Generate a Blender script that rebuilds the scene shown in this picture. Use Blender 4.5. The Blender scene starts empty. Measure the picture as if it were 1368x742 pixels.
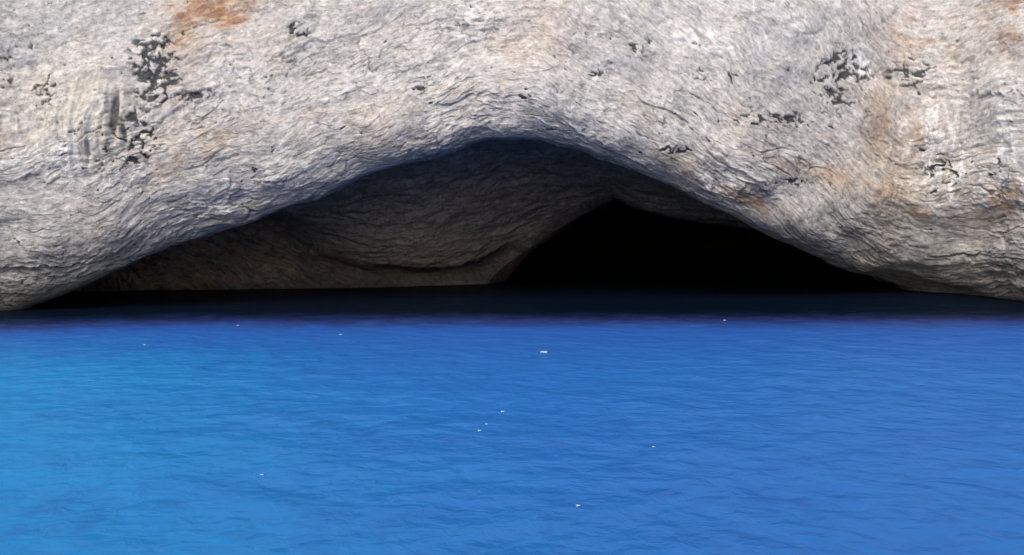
import bpy, math, random
import numpy as np
C = bpy.context.scene.collection
S = bpy.context.scene
F = 1467.0; TH = math.atan(101/F); H = 3.0
ct, st = math.cos(TH), math.sin(TH)

# ---------------------------------------------------------------- noise
f32 = np.float32
rng = np.random.RandomState(11)
PERM = rng.permutation(256).astype(np.int32); PERM = np.concatenate([PERM, PERM, PERM])
G = rng.normal(size=(256, 3)); G /= np.linalg.norm(G, axis=1)[:, None]; G = G.astype(f32)
GX_, GY_, GZ_ = [np.ascontiguousarray(G[:, i]) for i in range(3)]
def perlin(x, y, z=0.0):
    x, y, z = np.broadcast_arrays(np.asarray(x, f32), np.asarray(y, f32), np.asarray(z, f32))
    fx = np.floor(x); fy = np.floor(y); fz = np.floor(z)
    xf = x-fx; yf = y-fy; zf = z-fz
    xi = fx.astype(np.int32) & 255; yi = fy.astype(np.int32) & 255; zi = fz.astype(np.int32) & 255
    u = xf**3*(xf*(xf*6-15)+10); v = yf**3*(yf*(yf*6-15)+10); w = zf**3*(zf*(zf*6-15)+10)
    def g(i, j, k):
        h = PERM[PERM[PERM[xi+i]+yi+j]+zi+k]
        return GX_[h]*(xf-i)+GY_[h]*(yf-j)+GZ_[h]*(zf-k)
    x00 = g(0,0,0)*(1-u)+g(1,0,0)*u; x10 = g(0,1,0)*(1-u)+g(1,1,0)*u
    x01 = g(0,0,1)*(1-u)+g(1,0,1)*u; x11 = g(0,1,1)*(1-u)+g(1,1,1)*u
    return ((x00*(1-v)+x10*v)*(1-w)+(x01*(1-v)+x11*v)*w)*f32(1.6)
def fbm(x, y, z=0.0, o=3, ridged=False, gain=.5):
    s = 0; a = 1; t = 0
    for i in range(o):
        n = perlin(x*2**i+i*17.3, y*2**i+i*5.1, np.asarray(z)*2**i+i*9.7)
        if ridged: n = 1-2*np.abs(n)
        s = s+a*n; t += a; a *= gain
    return s/t
R1 = rng.rand(256, 2).astype(f32); RD = (rng.rand(256, 3).astype(f32)-.5)*2
def facets(x, y, seed=0):
    x = np.asarray(x, f32); y = np.asarray(y, f32)
    fx = np.floor(x); fy = np.floor(y); xi = fx.astype(np.int32); yi = fy.astype(np.int32)
    best = np.full(x.shape, 9, f32); second = best.copy(); val = np.zeros(x.shape, f32)
    for i in (-1, 0, 1):
        for j in (-1, 0, 1):
            h = PERM[PERM[(xi+i+seed) & 255]+((yi+j) & 255)]
            dx = x-(fx+i+R1[h, 0]); dy = y-(fy+j+R1[h, 1]); d = dx*dx+dy*dy
            pv = RD[h, 0]*dx+RD[h, 1]*dy+.45*RD[h, 2]
            c = d < best
            second = np.where(c, best, np.minimum(second, d)); val = np.where(c, pv, val); best = np.where(c, d, best)
    return val, np.sqrt(second)-np.sqrt(best)
def sstep(a, b, x):
    t = np.clip((x-a)/(b-a), 0, 1); return t*t*(3-2*t)

# ---------------------------------------------------------------- columns
cols = np.concatenate([np.linspace(-1500, -40, 80)[:-1], np.linspace(-40, 1408, 1240), np.linspace(1408, 2800, 80)[1:]])
NC = len(cols)
def curve(pts, smooth=9):
    p = np.array(pts, float)
    fine = np.arange(-1600, 2901, 1.0)
    v = np.interp(fine, p[:, 0], p[:, 1])
    k = np.exp(-.5*(np.arange(-4*smooth, 4*smooth+1)/smooth)**2); k /= k.sum()
    v = np.convolve(np.pad(v, 4*smooth, mode='edge'), k, 'valid')
    return np.interp(cols, fine, v)
def unproj(py, D):
    a = (cols-684)/F; b = (371-py)/F
    dy = ct+b*st; dz = -st+b*ct
    return np.stack([D*a/dy, D+0*a, H+D*dz/dy], 1)
def at_z(z, D):
    t = (z-H)/D
    b = (t*ct+st)/(ct-t*st); dy = ct+b*st
    return np.stack([D*((cols-684)/F)/dy, D+0*cols, z+0*cols], 1)

lip_py = curve([(-1500,520),(-500,462),(-100,432),(-10,415),(25,407),(60,397),(90,387),(130,374),(170,358),(210,339),(250,321),(300,304),(345,294),(400,271),(440,253),(480,236),(520,221),(580,203),(620,190),(655,184),(715,184),(770,195),(820,214),(870,238),(930,262),(985,289),(1040,316),(1100,346),(1150,365),(1190,379),(1230,392),(1290,401),(1368,412),(1500,432),(2000,475),(2800,520)], 4)
lip_D = curve([(-1500,22),(-500,27),(-100,29.6),(0,30.3),(300,31),(660,31.5),(1000,33.2),(1100,35),(1205,37.3),(1290,36),(1368,33.6),(1500,31.5),(2000,29),(2800,24)], 14)
mid_off = curve([(-1500,-1.5),(0,-1.2),(300,-1.2),(660,-.6),(900,-1.1),(1100,-2.4),(1205,-4.1),(1300,-3.1),(1500,-2.0),(2800,-1.5)], 30)
inside = sstep(-15, 50, cols)*(1-sstep(1200, 1235, cols))     # columns that really open to the cave

rows = []
rows.append(at_z(24+0*cols, 120.0)); rows.append(at_z(17+0*cols, 39.0))
rows.append(unproj(-70+0*cols, lip_D+mid_off+1.6))
rows.append(unproj(lip_py*.48, lip_D+mid_off+.25))
rows.append(unproj(lip_py-curve([(-1500,70),(0,80),(200,62),(400,38),(660,18),(900,25),(1100,54),(1300,60),(2800,70)],30), lip_D+mid_off*.66))
LIP = len(rows)
rows.append(unproj(lip_py, lip_D))
P5 = unproj(lip_py-16, lip_D+2.4); P5[:, 2] = np.where(inside > 0, P5[:, 2]*inside-(1-inside)*2.0, -2.0)
rows.append(P5); B = len(rows)-1
r7_py = curve([(-1500,400),(100,376),(200,328),(300,295),(350,290),(372,299),(420,322),(470,343),(560,352),(640,350),(680,328),(720,303),(760,279),(800,264),(820,258),(870,272),(930,282),(985,284),(1100,335),(1205,380),(2800,400)], 6)
r7_D = curve([(-1500,36),(100,37.2),(350,37.8),(420,37.5),(560,38.1),(650,39.2),(820,40),(1000,40.5),(1205,41.5),(2800,42)], 12)
r9_py = curve([(-1500,420),(0,402),(100,398),(300,393),(500,391),(640,386),(652,380),(668,362),(700,337),(760,298),(800,276),(822,266),(850,279),(900,291),(985,303),(1040,312),(1100,338),(1205,383),(1240,420),(2800,420)], 3)
r9_D = curve([(-1500,34),(0,35.8),(100,36.6),(300,37.6),(500,38.6),(640,39.8),(700,40.7),(820,41),(1000,42),(1205,43),(2800,44)], 12)
def ins(P):
    P = P.copy(); P[:, 2] = P[:, 2]*inside-(1-inside)*2.2; return P
r6_py = lip_py+.42*(r7_py-lip_py)
rows.append(ins(unproj(r6_py, .30*lip_D+.70*r7_D+.2)))
rows.append(ins(unproj(r7_py, r7_D))); R7 = len(rows)-1
wL = 1-sstep(640, 720, cols)
rows.append(ins(unproj(r7_py+(r9_py-r7_py)*(.5-.20*wL), r7_D+(r9_D-r7_D)*wL*.7+.3)))
rows.append(ins(unproj(r9_py, r9_D))); R9 = len(rows)-1
z9 = rows[-1][:, 2]
z10 = np.where(z9 > 0, z9+.3*sstep(0, 1, z9), -1.5)
rows.append(at_z(z10, 50.0)); rows.append(at_z(z10*.8-.2, 62.0)); rows.append(at_z(-3+0*cols, 76.0))
R = np.array(rows)
K = len(rows)
nseg = [12, 24, 150, 150, 84, 34, 60, 100, 22, 90, 30, 26, 26]
assert len(nseg) == K-1
V = []; starts = [0]
for k in range(K-1):
    p0 = R[max(k-1, 0)]; p1 = R[k]; p2 = R[k+1]; p3 = R[min(k+2, K-1)]
    L = np.linalg.norm(p2-p1, axis=1)[:, None]+1e-6
    L0 = np.linalg.norm(p1-p0, axis=1)[:, None]+1e-6; L3 = np.linalg.norm(p3-p2, axis=1)[:, None]+1e-6
    m1 = .5*((p2-p1)/L+(p1-p0)/L0)*L if k > 0 else (p2-p1)
    m2 = .5*((p3-p2)/L3+(p2-p1)/L)*L if k < K-2 else (p2-p1)
    n = nseg[k]
    for i in range(n):
        t = i/n
        V.append((2*t**3-3*t*t+1)*p1+(t**3-2*t*t+t)*m1+(-2*t**3+3*t*t)*p2+(t**3-t*t)*m2)
    starts.append(len(V))
V.append(R[-1]); V = np.array(V); NR = len(V)
seg = np.linalg.norm(np.diff(V, axis=0), axis=2)
W = np.concatenate([np.zeros((1, NC)), np.cumsum(seg, 0)], 0)
W = W[starts[LIP]][None]-W                           # >0 on the face, <0 inside
du = np.gradient(V, axis=1); dv = np.gradient(V, axis=0)
N = np.cross(du, dv); N /= np.linalg.norm(N, axis=2)[..., None]+1e-9
if N[starts[3], NC//2, 1] > 0: N = -N
X, Y, Z = [V[..., i].astype(f32) for i in range(3)]; W = W.astype(f32)
tt = (Z-H)/Y; PY = 371-F*(tt*ct+st)/(ct-tt*st); PX = np.broadcast_to(cols[None].astype(f32), PY.shape)
idx = (np.arange(NR)[:, None]+0*X).astype(f32)
face = 1-sstep(starts[LIP]-6, starts[LIP]+30, idx)
slope = sstep(starts[R7]-3, starts[R7]+6, idx)
def blob(cx, cy, rx, ry, rot=0):
    a = math.radians(rot); dx = PX-cx; dy_ = PY-cy
    u = (dx*math.cos(a)+dy_*math.sin(a))/rx; v = (-dx*math.sin(a)+dy_*math.cos(a))/ry
    return np.exp(-(u*u+v*v))*face

nearlip = np.exp(-(W/.55)**2)
inner = 1-face
lw = 1-sstep(430, 520, PX)
big = fbm(X*.22, Y*.22, Z*.28+3, 3)
wx = fbm(X*.35+9, Z*.35, Y*.35, 2); wy = fbm(X*.35+40, Z*.35+7, Y*.35, 2)
jit = fbm(X*2.2, Z*2.2, Y*2.2, 3)
Bc = np.where(slope > .5, Z+.42*X, W+.10*X)
Bs = Bc+wy*.55
Bw = Bs+jit*.10
str1 = fbm(X*.26+wx*.6, Bw*.8, Y*.2, 3)
str2 = fbm(X*1.1+wx+jit*.5, Bw*3.6, Y*.5+4, 4, gain=.6)
med = fbm(X*.7, Y*.7, Z*.8, 3)
rough = fbm(X*3.0, Y*3.0, Z*4.2, 4, gain=.8)
flow = np.clip(blob(120,165,56,56)*1.25+blob(1240,230,100,50)*.7+blob(30,150,40,60)*.4+blob(1180,120,40,50)*.5, 0, 1)
rmask = sstep(-.25, .45, fbm(X*.40+60, Z*.55, 4, 2)+.05*np.exp(-(W/1.6)**2))*(1-.6*flow)
rmask = (.12+.80*rmask)*(1-inner*(1-slope*lw)*.25)
fa1, ed1 = facets(X*.5+wx*.9+jit*.25, Bs*1.15+jit*.3)
fa2, ed2 = facets(X*1.5+wx+jit*.5+31, Bs*4.0+jit*.6+11, 7)
fa3, ed3 = facets(X*4.2+jit+3, Bs*9.0+jit*.7+5, 3)
pl = (fa1*.055*(.3+.7*rmask)+fa2*.042*rmask+fa3*.034*(.35+.65*rmask))
seam = (1-sstep(.0, .05, ed1))*sstep(.05, .35, fbm(X*.6+8, Z*.6, 1, 2))+(1-sstep(0, .08, ed2))*sstep(.12, .4, fbm(X*.7+48, Z*.8, 1, 2))*.8
seam = np.clip(seam, 0, 1)
pitm = fbm(X*3.4+wx*1.1+30, Bw*5.5, Y*1.3, 3, gain=.6)
brk = fbm(X*2.2+jit*.8+wx, Z*2.2+8, Y*.5, 3, True, .6)
fw = fbm(X*.8+33, Z*.5, Y*.3, 2)
flute = fbm(X*2.3+fw*1.2+jit*.15, Z*.30, Y*.3, 3, True)
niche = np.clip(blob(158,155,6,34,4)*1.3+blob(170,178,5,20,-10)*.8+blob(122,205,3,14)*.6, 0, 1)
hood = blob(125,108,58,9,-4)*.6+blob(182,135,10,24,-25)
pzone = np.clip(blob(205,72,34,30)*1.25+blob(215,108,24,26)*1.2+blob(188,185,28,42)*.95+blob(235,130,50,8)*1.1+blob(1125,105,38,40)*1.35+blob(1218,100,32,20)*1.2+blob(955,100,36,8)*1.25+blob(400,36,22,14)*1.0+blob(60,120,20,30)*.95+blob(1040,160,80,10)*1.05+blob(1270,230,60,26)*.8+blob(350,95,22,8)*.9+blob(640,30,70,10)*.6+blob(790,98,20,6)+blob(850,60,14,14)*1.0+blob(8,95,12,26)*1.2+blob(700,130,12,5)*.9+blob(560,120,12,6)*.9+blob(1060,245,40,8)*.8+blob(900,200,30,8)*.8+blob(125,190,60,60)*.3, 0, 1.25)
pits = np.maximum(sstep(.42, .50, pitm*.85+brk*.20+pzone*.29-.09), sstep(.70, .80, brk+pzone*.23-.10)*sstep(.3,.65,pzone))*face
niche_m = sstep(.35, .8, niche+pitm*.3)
amp = 1-.72*nearlip
disp = (big*.58*(1-.6*nearlip)*(1-.3*inner)+med*.11*amp+str1*.15*amp*(1-.3*inner)+str2*.034*rmask
        + rough*.046*(.4+.6*rmask)+pl*(1-.4*nearlip) - seam*.045 - pits*.05 + flow*(flute-.1)*.17
        + blob(115,155,56,42)*.34 - hood*.12 - niche*.22)
disp = disp + inner*slope*lw*(fbm(X*.7, Bw*2.2, 3, 4, True, .6)-.3)*.30
disp = disp + inner*(1-slope)*(fbm(X*.5+.5*Z, Bw*1.4+3, 3, 3, True, .5)-.3)*.14
disp = disp*(1-.6*np.exp(-((idx-starts[R9])/14)**2))*(1-.6*np.exp(-((PX-40)/60)**2)*np.exp(-(W/.8)**2))
out = sstep(2, 10, idx)
V2 = V+N*(disp*out)[..., None]

# ---------------------------------------------------------------- rock colour (albedo, with cave shade painted in)
def mix(a, b, f): return a*(1-f[..., None])+np.array(b, f32)[None, None]*f[..., None]
col = np.zeros(V.shape, f32)+np.array((.595,.58,.57), f32)
n1 = fbm(X*.5+20, Z*.5, Y*.5, 4); n2 = fbm(X*1.3+50, Bw*1.6, Y, 5, gain=.65); n3 = fbm(X*.6+wx*2+70, Z*.6+wy*2, Y*.4, 5, gain=.62)
n4 = fbm(X*1.6, Bw*6, Y*.4, 4, gain=.7)
col = mix(col, (.43,.425,.43), sstep(-.05,.45,n2)*.7)
col = mix(col, (.72,.71,.69), sstep(.08,.45,n3)*.7)
col = mix(col, (.58,.51,.455), sstep(.0,.45,n1)*.55)
col = mix(col, (.32,.315,.315), sstep(.08,.42,n4)*.65)
col = col*(1+.22*np.clip(fa2*rmask+fa1*.4+fa3*.5, -1, 1))[..., None]
och = np.clip(blob(275,16,85,38,-20)*1.2+blob(1240,55,60,50)*.6+blob(1185,190,36,90)*.7+blob(1330,270,80,40)*.8+blob(1010,268,45,13,20)*1.2+blob(250,200,80,25,-20)*.6+blob(1110,235,90,15,15)*.7+blob(1352,20,30,50)*1.1+blob(15,190,25,60,15)*.7+blob(500,140,140,12,-12)*.5+blob(910,220,40,16,20)*.6+blob(1235,150,30,60)*.4+blob(700,60,90,30)*.2, 0, 1)
col = mix(col, (.54,.385,.265), np.clip(och*sstep(-.35,.4,n2+n1*.5)*1.1, 0, .85))
col = mix(col, (.40,.20,.11), np.clip((blob(285,12,60,30,-20)*1.2+blob(1240,285,60,12)*.9+blob(1005,268,34,8,20)+blob(1360,10,14,40))*sstep(-.1,.4,n4+n2*.7), 0, .75))
cream = np.clip(flow*1.0+blob(230,180,60,30)*.7+blob(430,180,150,25,-12)*.4, 0, 1)
col = mix(col, (.70,.64,.53), cream*sstep(-.5,.3,n3)*.75)
drip = fbm(X*4+wx*2+9+jit*.4, Z*1.1, Y*.4, 4)
col = mix(col, (.86,.85,.84), np.clip(blob(965,55,55,15,6)*1.7+blob(1055,35,40,12)*.7+blob(940,48,30,10), 0, 1)*sstep(-.3,.1,n2)*.95)
wht = np.clip(blob(1282,232,26,38)*1.5+blob(1350,215,16,60)*1.6+blob(90,200,20,30)*.6+blob(1150,90,20,25)*.9+blob(1240,180,34,46)*.8, 0, 1)
col = mix(col, (.92,.92,.92), wht*sstep(-.06,.10,drip+.03))
vst = np.clip(blob(1240,170,130,110)+blob(130,150,110,90)*.6, 0, 1)
col = mix(col, (.27,.24,.23), vst*sstep(.12,.45,drip)*.5)
col = mix(col, (.20,.19,.19), seam*face*.6)
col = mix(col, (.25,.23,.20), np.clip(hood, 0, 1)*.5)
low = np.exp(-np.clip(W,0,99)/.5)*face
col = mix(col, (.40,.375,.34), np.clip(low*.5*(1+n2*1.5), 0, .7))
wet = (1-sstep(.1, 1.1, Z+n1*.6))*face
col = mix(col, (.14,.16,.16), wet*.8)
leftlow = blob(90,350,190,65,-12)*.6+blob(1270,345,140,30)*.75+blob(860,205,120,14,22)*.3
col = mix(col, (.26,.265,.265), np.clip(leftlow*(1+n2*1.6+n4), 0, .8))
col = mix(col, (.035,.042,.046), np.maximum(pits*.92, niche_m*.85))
incol = np.zeros(V.shape, f32)+np.array((.36,.305,.27), f32)  # inner rock coloured darker than the face to deepen the cave shade
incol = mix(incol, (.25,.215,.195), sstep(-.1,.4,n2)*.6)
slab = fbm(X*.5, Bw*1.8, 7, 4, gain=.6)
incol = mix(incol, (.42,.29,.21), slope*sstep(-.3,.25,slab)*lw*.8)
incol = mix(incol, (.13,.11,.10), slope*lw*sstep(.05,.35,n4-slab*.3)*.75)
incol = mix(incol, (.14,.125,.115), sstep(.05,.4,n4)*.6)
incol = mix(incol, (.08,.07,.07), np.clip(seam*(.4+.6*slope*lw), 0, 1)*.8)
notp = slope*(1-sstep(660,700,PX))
incol = mix(incol, (.12,.105,.10), notp*sstep(360,470,PX)*(.75+.3*n2))  # shade painted on the base wall under the ridge
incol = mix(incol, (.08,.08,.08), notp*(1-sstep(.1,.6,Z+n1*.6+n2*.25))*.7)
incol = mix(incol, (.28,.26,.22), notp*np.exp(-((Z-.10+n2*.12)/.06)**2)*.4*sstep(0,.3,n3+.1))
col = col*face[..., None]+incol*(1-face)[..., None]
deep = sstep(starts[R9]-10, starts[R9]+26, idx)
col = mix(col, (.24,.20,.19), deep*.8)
col = np.clip(col, .01, .92)

# ---------------------------------------------------------------- rock material
def rock_mat(name, bump, dist):
    m = bpy.data.materials.new(name); m.use_nodes = True
    nt = m.node_tree; n = nt.nodes; l = nt.links
    b = n['Principled BSDF']; b.inputs['Roughness'].default_value = .85
    b.inputs['Specular IOR Level'].default_value = .2
    at = n.new('ShaderNodeAttribute'); at.attribute_name = 'rock_col'
    bd = n.new('ShaderNodeAttribute'); bd.attribute_name = 'bedding'
    tc = n.new('ShaderNodeTexCoord')
    nz = n.new('ShaderNodeTexNoise'); nz.inputs['Scale'].default_value = 5; nz.inputs['Detail'].default_value = 7; nz.inputs['Roughness'].default_value = .8
    l.new(tc.outputs['Object'], nz.inputs['Vector'])
    mp = n.new('ShaderNodeMapping'); mp.inputs['Scale'].default_value = (1.6, 4.0, 1.0)
    l.new(bd.outputs['Vector'], mp.inputs['Vector'])
    n2_ = n.new('ShaderNodeTexNoise'); n2_.inputs['Scale'].default_value = 2.6; n2_.inputs['Detail'].default_value = 7; n2_.inputs['Roughness'].default_value = .8
    l.new(mp.outputs[0], n2_.inputs['Vector'])
    ad = n.new('ShaderNodeMath'); ad.operation = 'ADD'; l.new(nz.outputs['Fac'], ad.inputs[0]); l.new(n2_.outputs['Fac'], ad.inputs[1])
    mr = n.new('ShaderNodeMapRange'); mr.inputs[1].default_value = .78; mr.inputs[2].default_value = 1.22; mr.inputs[3].default_value = .50; mr.inputs[4].default_value = 1.40
    l.new(ad.outputs[0], mr.inputs[0])
    n3_ = n.new('ShaderNodeTexNoise'); n3_.inputs['Scale'].default_value = 3.2; n3_.inputs['Detail'].default_value = 6; n3_.inputs['Roughness'].default_value = .85
    mp3 = n.new('ShaderNodeMapping'); mp3.inputs['Scale'].default_value = (1.5, 3.4, 1.0); mp3.inputs['Location'].default_value = (13, 5, 2)
    l.new(bd.outputs['Vector'], mp3.inputs['Vector']); l.new(mp3.outputs[0], n3_.inputs['Vector'])
    sp = n.new('ShaderNodeMapRange'); sp.inputs[1].default_value = .61; sp.inputs[2].default_value = .66; sp.inputs[3].default_value = 1; sp.inputs[4].default_value = .25
    l.new(n3_.outputs['Fac'], sp.inputs[0])
    mu = n.new('ShaderNodeMath'); mu.operation = 'MULTIPLY'; l.new(mr.outputs[0], mu.inputs[0]); l.new(sp.outputs[0], mu.inputs[1])
    vm = n.new('ShaderNodeVectorMath'); vm.operation = 'SCALE'
    l.new(at.outputs['Color'], vm.inputs[0]); l.new(mu.outputs[0], vm.inputs['Scale'])
    l.new(vm.outputs[0], b.inputs['Base Color'])
    ad2 = n.new('ShaderNodeMath'); ad2.operation = 'MULTIPLY_ADD'; l.new(sp.outputs[0], ad2.inputs[0]); ad2.inputs[1].default_value = .3; l.new(ad.outputs[0], ad2.inputs[2])
    bp = n.new('ShaderNodeBump'); bp.inputs['Strength'].default_value = bump; bp.inputs['Distance'].default_value = dist
    l.new(ad2.outputs[0], bp.inputs['Height']); l.new(bp.outputs[0], b.inputs['Normal'])
    return m
M_face = rock_mat('limestone', .85, .08); M_in = rock_mat('shaded_limestone', .8, .10)
BED = np.stack([X+wx*.5, Bw, Y*.5], -1)

def grid_obj(name, P, colr, bed, mat, label, cat):
    nr, nc = P.shape[:2]
    me = bpy.data.meshes.new(name)
    me.vertices.add(nr*nc); me.vertices.foreach_set('co', P.reshape(-1).astype(np.float32))
    i = np.arange(nr*nc).reshape(nr, nc)
    q = np.stack([i[:-1,:-1], i[1:,:-1], i[1:,1:], i[:-1,1:]], -1).reshape(-1, 4)
    nq = len(q)
    me.loops.add(nq*4); me.loops.foreach_set('vertex_index', q.reshape(-1).astype(np.int32))
    me.polygons.add(nq); me.polygons.foreach_set('loop_start', np.arange(0, nq*4, 4, dtype=np.int32))
    try: me.polygons.foreach_set('loop_total', np.full(nq, 4, dtype=np.int32))
    except Exception: pass
    me.polygons.foreach_set('use_smooth', np.ones(nq, dtype=bool))
    me.update(); me.validate()
    if colr is not None:
        a = me.color_attributes.new('rock_col', 'FLOAT_COLOR', 'POINT')
        c4 = np.ones((nr*nc, 4), np.float32); c4[:, :3] = colr.reshape(-1, 3)
        a.data.foreach_set('color', c4.reshape(-1))
        a = me.attributes.new('bedding', 'FLOAT_VECTOR', 'POINT')
        a.data.foreach_set('vector', bed.reshape(-1).astype(np.float32))
    me.materials.append(mat)
    o = bpy.data.objects.new(name, me); C.objects.link(o)
    o['kind'] = 'structure'; o['label'] = label; o['category'] = cat
    return o
b0, b1, b2 = starts[B], starts[R7], starts[R9]
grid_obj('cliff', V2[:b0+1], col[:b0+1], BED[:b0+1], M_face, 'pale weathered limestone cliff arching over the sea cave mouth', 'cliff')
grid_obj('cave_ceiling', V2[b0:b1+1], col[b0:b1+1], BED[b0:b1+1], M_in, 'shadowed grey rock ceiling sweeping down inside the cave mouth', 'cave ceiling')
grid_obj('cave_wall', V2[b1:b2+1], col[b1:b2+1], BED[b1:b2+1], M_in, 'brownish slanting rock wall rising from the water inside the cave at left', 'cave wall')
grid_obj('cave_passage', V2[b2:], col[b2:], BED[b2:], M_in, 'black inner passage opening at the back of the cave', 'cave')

# ---------------------------------------------------------------- water
def graded(lo, a, b, hi, step, n):
    g = (np.geomspace(1, 1+abs(lo-a), n)-1)[1:]; g2 = (np.geomspace(1, 1+abs(hi-b), n)-1)[1:]
    return np.concatenate([(a-g)[::-1], np.arange(a, b, step), [b], b+g2])
gx = graded(-2500, -20, 20, 2500, .09, 50); gy = graded(-2500, 6, 42, 2500, .075, 50)
GX, GY = np.meshgrid(gx, gy)
near = np.exp(-(np.maximum(0, np.abs(GX)-20)/12)**2)*np.exp(-(np.maximum(0, np.maximum(6-GY, GY-42))/12)**2)
qx = fbm(GX*.12, GY*.12, 9.0, 2)*2
gust = .25+.75*sstep(-.3, .4, fbm(GX*.15, GY*.12, 2.0, 2))
h = fbm(GX*.5+.25*GY+qx, GY*.5, 1.0, 2)*.034+fbm(GX*1.6-.4*GY+qx, GY*1.4+.3*GX, 5.0, 2)*.024*gust
calm = 1-.7*sstep(26, 31, GY)
WP = np.stack([GX, GY, h*near*calm], -1)
m = bpy.data.materials.new('sea_water'); m.use_nodes = True
nt = m.node_tree; n = nt.nodes; l = nt.links; n.clear()
outn = n.new('ShaderNodeOutputMaterial')
geo = n.new('ShaderNodeNewGeometry'); sep = n.new('ShaderNodeSeparateXYZ'); l.new(geo.outputs['Position'], sep.inputs[0])
def noise(scale, vec, detail=3, rough=.55, rot=0., dist=0.):
    mp = n.new('ShaderNodeMapping'); mp.inputs['Scale'].default_value = vec; mp.inputs['Rotation'].default_value = (0, 0, rot); l.new(geo.outputs['Position'], mp.inputs['Vector'])
    z = n.new('ShaderNodeTexNoise'); z.inputs['Scale'].default_value = scale; z.inputs['Detail'].default_value = detail; z.inputs['Roughness'].default_value = rough; z.inputs['Distortion'].default_value = dist
    l.new(mp.outputs[0], z.inputs['Vector']); return z.outputs['Fac']
def mth(op, a, b=None, c=None):
    k = n.new('ShaderNodeMath'); k.operation = op
    for i, v in enumerate((a, b, c)):
        if v is None: continue
        if isinstance(v, (int, float)): k.inputs[i].default_value = v
        else: l.new(v, k.inputs[i])
    return k.outputs[0]
def mrange(v, a, b, c=0., d=1., smooth=True):
    k = n.new('ShaderNodeMapRange'); k.interpolation_type = 'SMOOTHSTEP' if smooth else 'LINEAR'
    l.new(v, k.inputs[0])
    for i, q in enumerate((a, b, c, d)): k.inputs[i+1].default_value = q
    return k.outputs[0]
def mixc(f, a, b):
    k = n.new('ShaderNodeMix'); k.data_type = 'RGBA'; l.new(f, k.inputs[0])
    for i, v in ((6, a), (7, b)):
        if isinstance(v, tuple): k.inputs[i].default_value = (*v, 1)
        else: l.new(v, k.inputs[i])
    return k.outputs[2]
patch = noise(.35, (.6, 1, 1), 4)
lf = mrange(mth('ADD', mth('SUBTRACT', sep.outputs[0], mth('MULTIPLY', mth('SUBTRACT', sep.outputs[1], 12.0), -.30)), mth('MULTIPLY', mth('SUBTRACT', patch, .5), 6.0)), -8.0, 2)
c1 = mixc(lf, (.014,.200,.48), (.022,.132,.42))
rip = noise(1.7, (1.0, .8, 1), 3, .55, .3, .6)
gustn = noise(.25, (.6, 1, 1), 2)
c1b = mixc(mth('MULTIPLY', mrange(rip, .48, .70, 0, .42), mrange(gustn, .35, .65, .35, 1)), c1, (.012,.072,.30))
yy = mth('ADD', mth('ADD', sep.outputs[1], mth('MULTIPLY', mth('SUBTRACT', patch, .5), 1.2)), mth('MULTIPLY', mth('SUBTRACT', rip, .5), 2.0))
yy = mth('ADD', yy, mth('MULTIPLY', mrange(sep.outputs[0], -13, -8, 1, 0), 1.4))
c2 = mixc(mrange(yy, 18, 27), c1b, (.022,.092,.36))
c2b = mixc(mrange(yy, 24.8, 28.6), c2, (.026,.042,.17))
c3 = mixc(mrange(yy, 25.8, 30.2), c2b, (.002,.0055,.013))  # shaded strip at the cave mouth painted into the water colour
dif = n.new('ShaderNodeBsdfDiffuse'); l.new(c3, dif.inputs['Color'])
gl = n.new('ShaderNodeBsdfGlossy'); gl.inputs['Roughness'].default_value = .10; gl.inputs['Color'].default_value = (.85,.92,1,1)
fr = n.new('ShaderNodeFresnel'); fr.inputs['IOR'].default_value = 1.33
hgt = mth('ADD', mth('MULTIPLY', noise(3.2, (1.0, .9, 1), 3, .55, -.2, .4), .8), mth('MULTIPLY', noise(1.3, (.9, 1.0, 1), 2, .5, .3), 1.3))
bp = n.new('ShaderNodeBump'); bp.inputs['Distance'].default_value = .10
l.new(mrange(sep.outputs[1], 24, 30, .55, .45), bp.inputs['Strength'])
l.new(hgt, bp.inputs['Height'])
for x in (dif, gl, fr): l.new(bp.outputs[0], x.inputs['Normal'])
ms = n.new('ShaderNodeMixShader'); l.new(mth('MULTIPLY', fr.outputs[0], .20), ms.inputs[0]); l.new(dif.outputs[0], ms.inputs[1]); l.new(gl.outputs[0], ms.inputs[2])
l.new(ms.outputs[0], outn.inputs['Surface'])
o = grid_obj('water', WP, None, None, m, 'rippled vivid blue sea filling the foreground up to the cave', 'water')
if o.data.polygons[0].normal.z < 0: o.data.flip_normals()

# ---------------------------------------------------------------- foam flecks
fm = bpy.data.materials.new('foam'); fm.use_nodes = True
fb = fm.node_tree.nodes['Principled BSDF']; fb.inputs['Roughness'].default_value = .6
fz = fm.node_tree.nodes.new('ShaderNodeTexNoise'); fz.inputs['Scale'].default_value = 40
fr_ = fm.node_tree.nodes.new('ShaderNodeValToRGB'); fr_.color_ramp.elements[0].color = (.15,.32,.55,1); fr_.color_ramp.elements[1].color = (.70,.78,.84,1)
fr_.color_ramp.elements[0].position = .35; fr_.color_ramp.elements[1].position = .65
fm.node_tree.links.new(fz.outputs['Fac'], fr_.inputs[0]); fm.node_tree.links.new(fr_.outputs[0], fb.inputs['Base Color'])
import bmesh
from mathutils import Matrix, Vector
def wh(x, y):
    i = np.clip(np.searchsorted(gx, x), 1, len(gx)-1); j = np.clip(np.searchsorted(gy, y), 1, len(gy)-1)
    return float(WP[j-1:j+1, i-1:i+1, 2].max())
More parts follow.
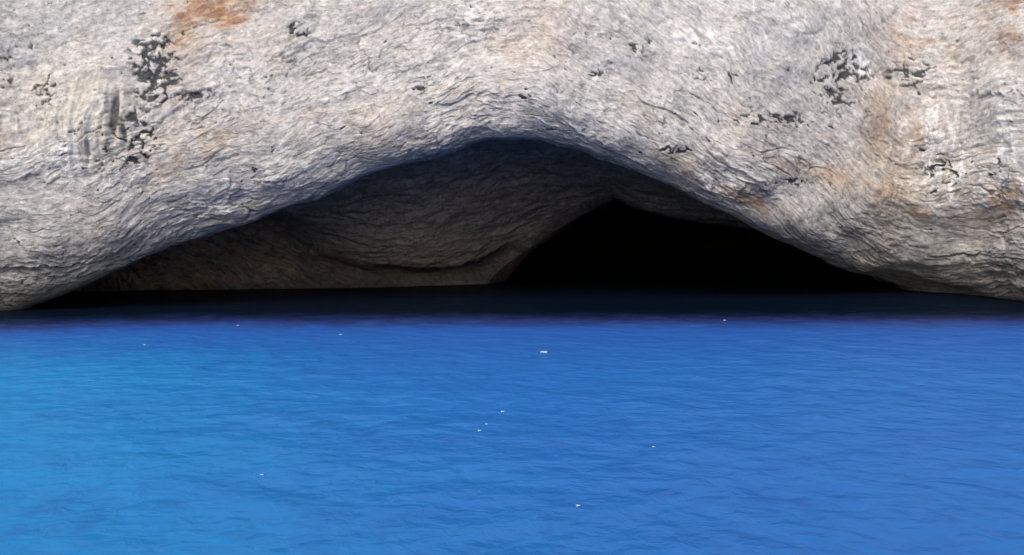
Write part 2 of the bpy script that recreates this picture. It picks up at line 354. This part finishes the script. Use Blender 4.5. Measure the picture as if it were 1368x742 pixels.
fl = [(727,470,10,'widest white foam fleck on the blue water below the cave mouth'),
 (671,549,6,'round white foam fleck in the middle of the water above a pair of small flecks'),
 (650,568,4,'upper right fleck of the small foam pair at mid water'),
 (640,576,5,'lower left fleck of the small foam pair at mid water'),
 (772,676,6,'nearest bright foam fleck low in the picture right of centre'),
 (350,634,5,'lone thin foam fleck on the turquoise water at lower left'),
 (968,428,4,'foam fleck by the dark edge of the water right of centre'),
 (455,448,4,'foam fleck just below the dark water left of centre'),
 (873,598,5,'faint flat foam fleck on the water at right of the middle flecks'),
 (318,435,3.5,'small foam fleck at the dark edge of the water on the left'),
 (193,461,3.5,'leftmost foam fleck near the dark band of water')]
for k, (px, py, wpx, lab) in enumerate(fl):
    random.seed(k)
    a = (px-684)/F; b = (371-py)/F; dy = ct+b*st; dz = -st+b*ct
    D = -H/(dz/dy); x = D*a/dy
    wd = wpx*D/F*.5
    bm = bmesh.new(); nA = 28; ph = [random.uniform(0, 6.28) for _ in range(4)]
    rad = [wd*(.55+.28*math.sin(3*t+ph[0])+.2*math.sin(5*t+ph[1])+.1*math.sin(9*t+ph[2])) for t in [6.2832*i/nA for i in range(nA)]]
    rad = [max(r, wd*.08) for r in rad]
    cen = bm.verts.new((0, 0, wd*.14)); prev = None
    for s, hh in ((.35,.15),(.7,.10),(1.0,-.04)):
        ring = [bm.verts.new((rad[i]*s*math.cos(6.2832*i/nA)*1.3, rad[i]*s*1.9*math.sin(6.2832*i/nA), wd*(hh+random.uniform(-.05,.07)*(s<1)))) for i in range(nA)]
        for i in range(nA):
            if prev is None: bm.faces.new((cen, ring[i], ring[(i+1)%nA]))
            else: bm.faces.new((prev[i], ring[i], ring[(i+1)%nA], prev[(i+1)%nA]))
        prev = ring
    me = bpy.data.meshes.new('foam_fleck'); bm.to_mesh(me); bm.free(); me.materials.append(fm)
    f = bpy.data.objects.new('foam_fleck', me); C.objects.link(f); f.location = (x, D, wh(x, D)+.004)
    f['label'] = lab; f['category'] = 'foam'; f['group'] = 'foam flecks floating on the sea'

# ---------------------------------------------------------------- light, camera
w = bpy.data.worlds.new('World'); S.world = w; w.use_nodes = True
wn = w.node_tree; sk = wn.nodes.new('ShaderNodeTexSky'); sk.sky_type = 'NISHITA'; sk.sun_disc = False
EL, AZ = 43, 200
sk.sun_elevation = math.radians(EL); sk.sun_rotation = math.radians(AZ); sk.dust_density = 5.0; sk.ozone_density = .3
wn.links.new(sk.outputs[0], wn.nodes['Background'].inputs[0]); wn.nodes['Background'].inputs[1].default_value = .15
ld = bpy.data.lights.new('sun', 'SUN'); ld.energy = 2.2; ld.angle = math.radians(28); ld.color = (1,.955,.90)
lo = bpy.data.objects.new('sun', ld); C.objects.link(lo)
d = Vector((math.sin(math.radians(AZ))*math.cos(math.radians(EL)), math.cos(math.radians(AZ))*math.cos(math.radians(EL)), math.sin(math.radians(EL))))
lo.rotation_euler = d.to_track_quat('Z', 'Y').to_euler()
cd = bpy.data.cameras.new('camera'); cam = bpy.data.objects.new('camera', cd); C.objects.link(cam)
cd.sensor_width = 36; cd.lens = 36*F/1368; cd.clip_end = 6000
cam.location = (0, 0, H); cam.rotation_euler = (math.radians(90)-TH, 0, 0)
S.camera = cam
S.view_settings.view_transform = 'Standard'; S.view_settings.look = 'None'; S.view_settings.exposure = 0
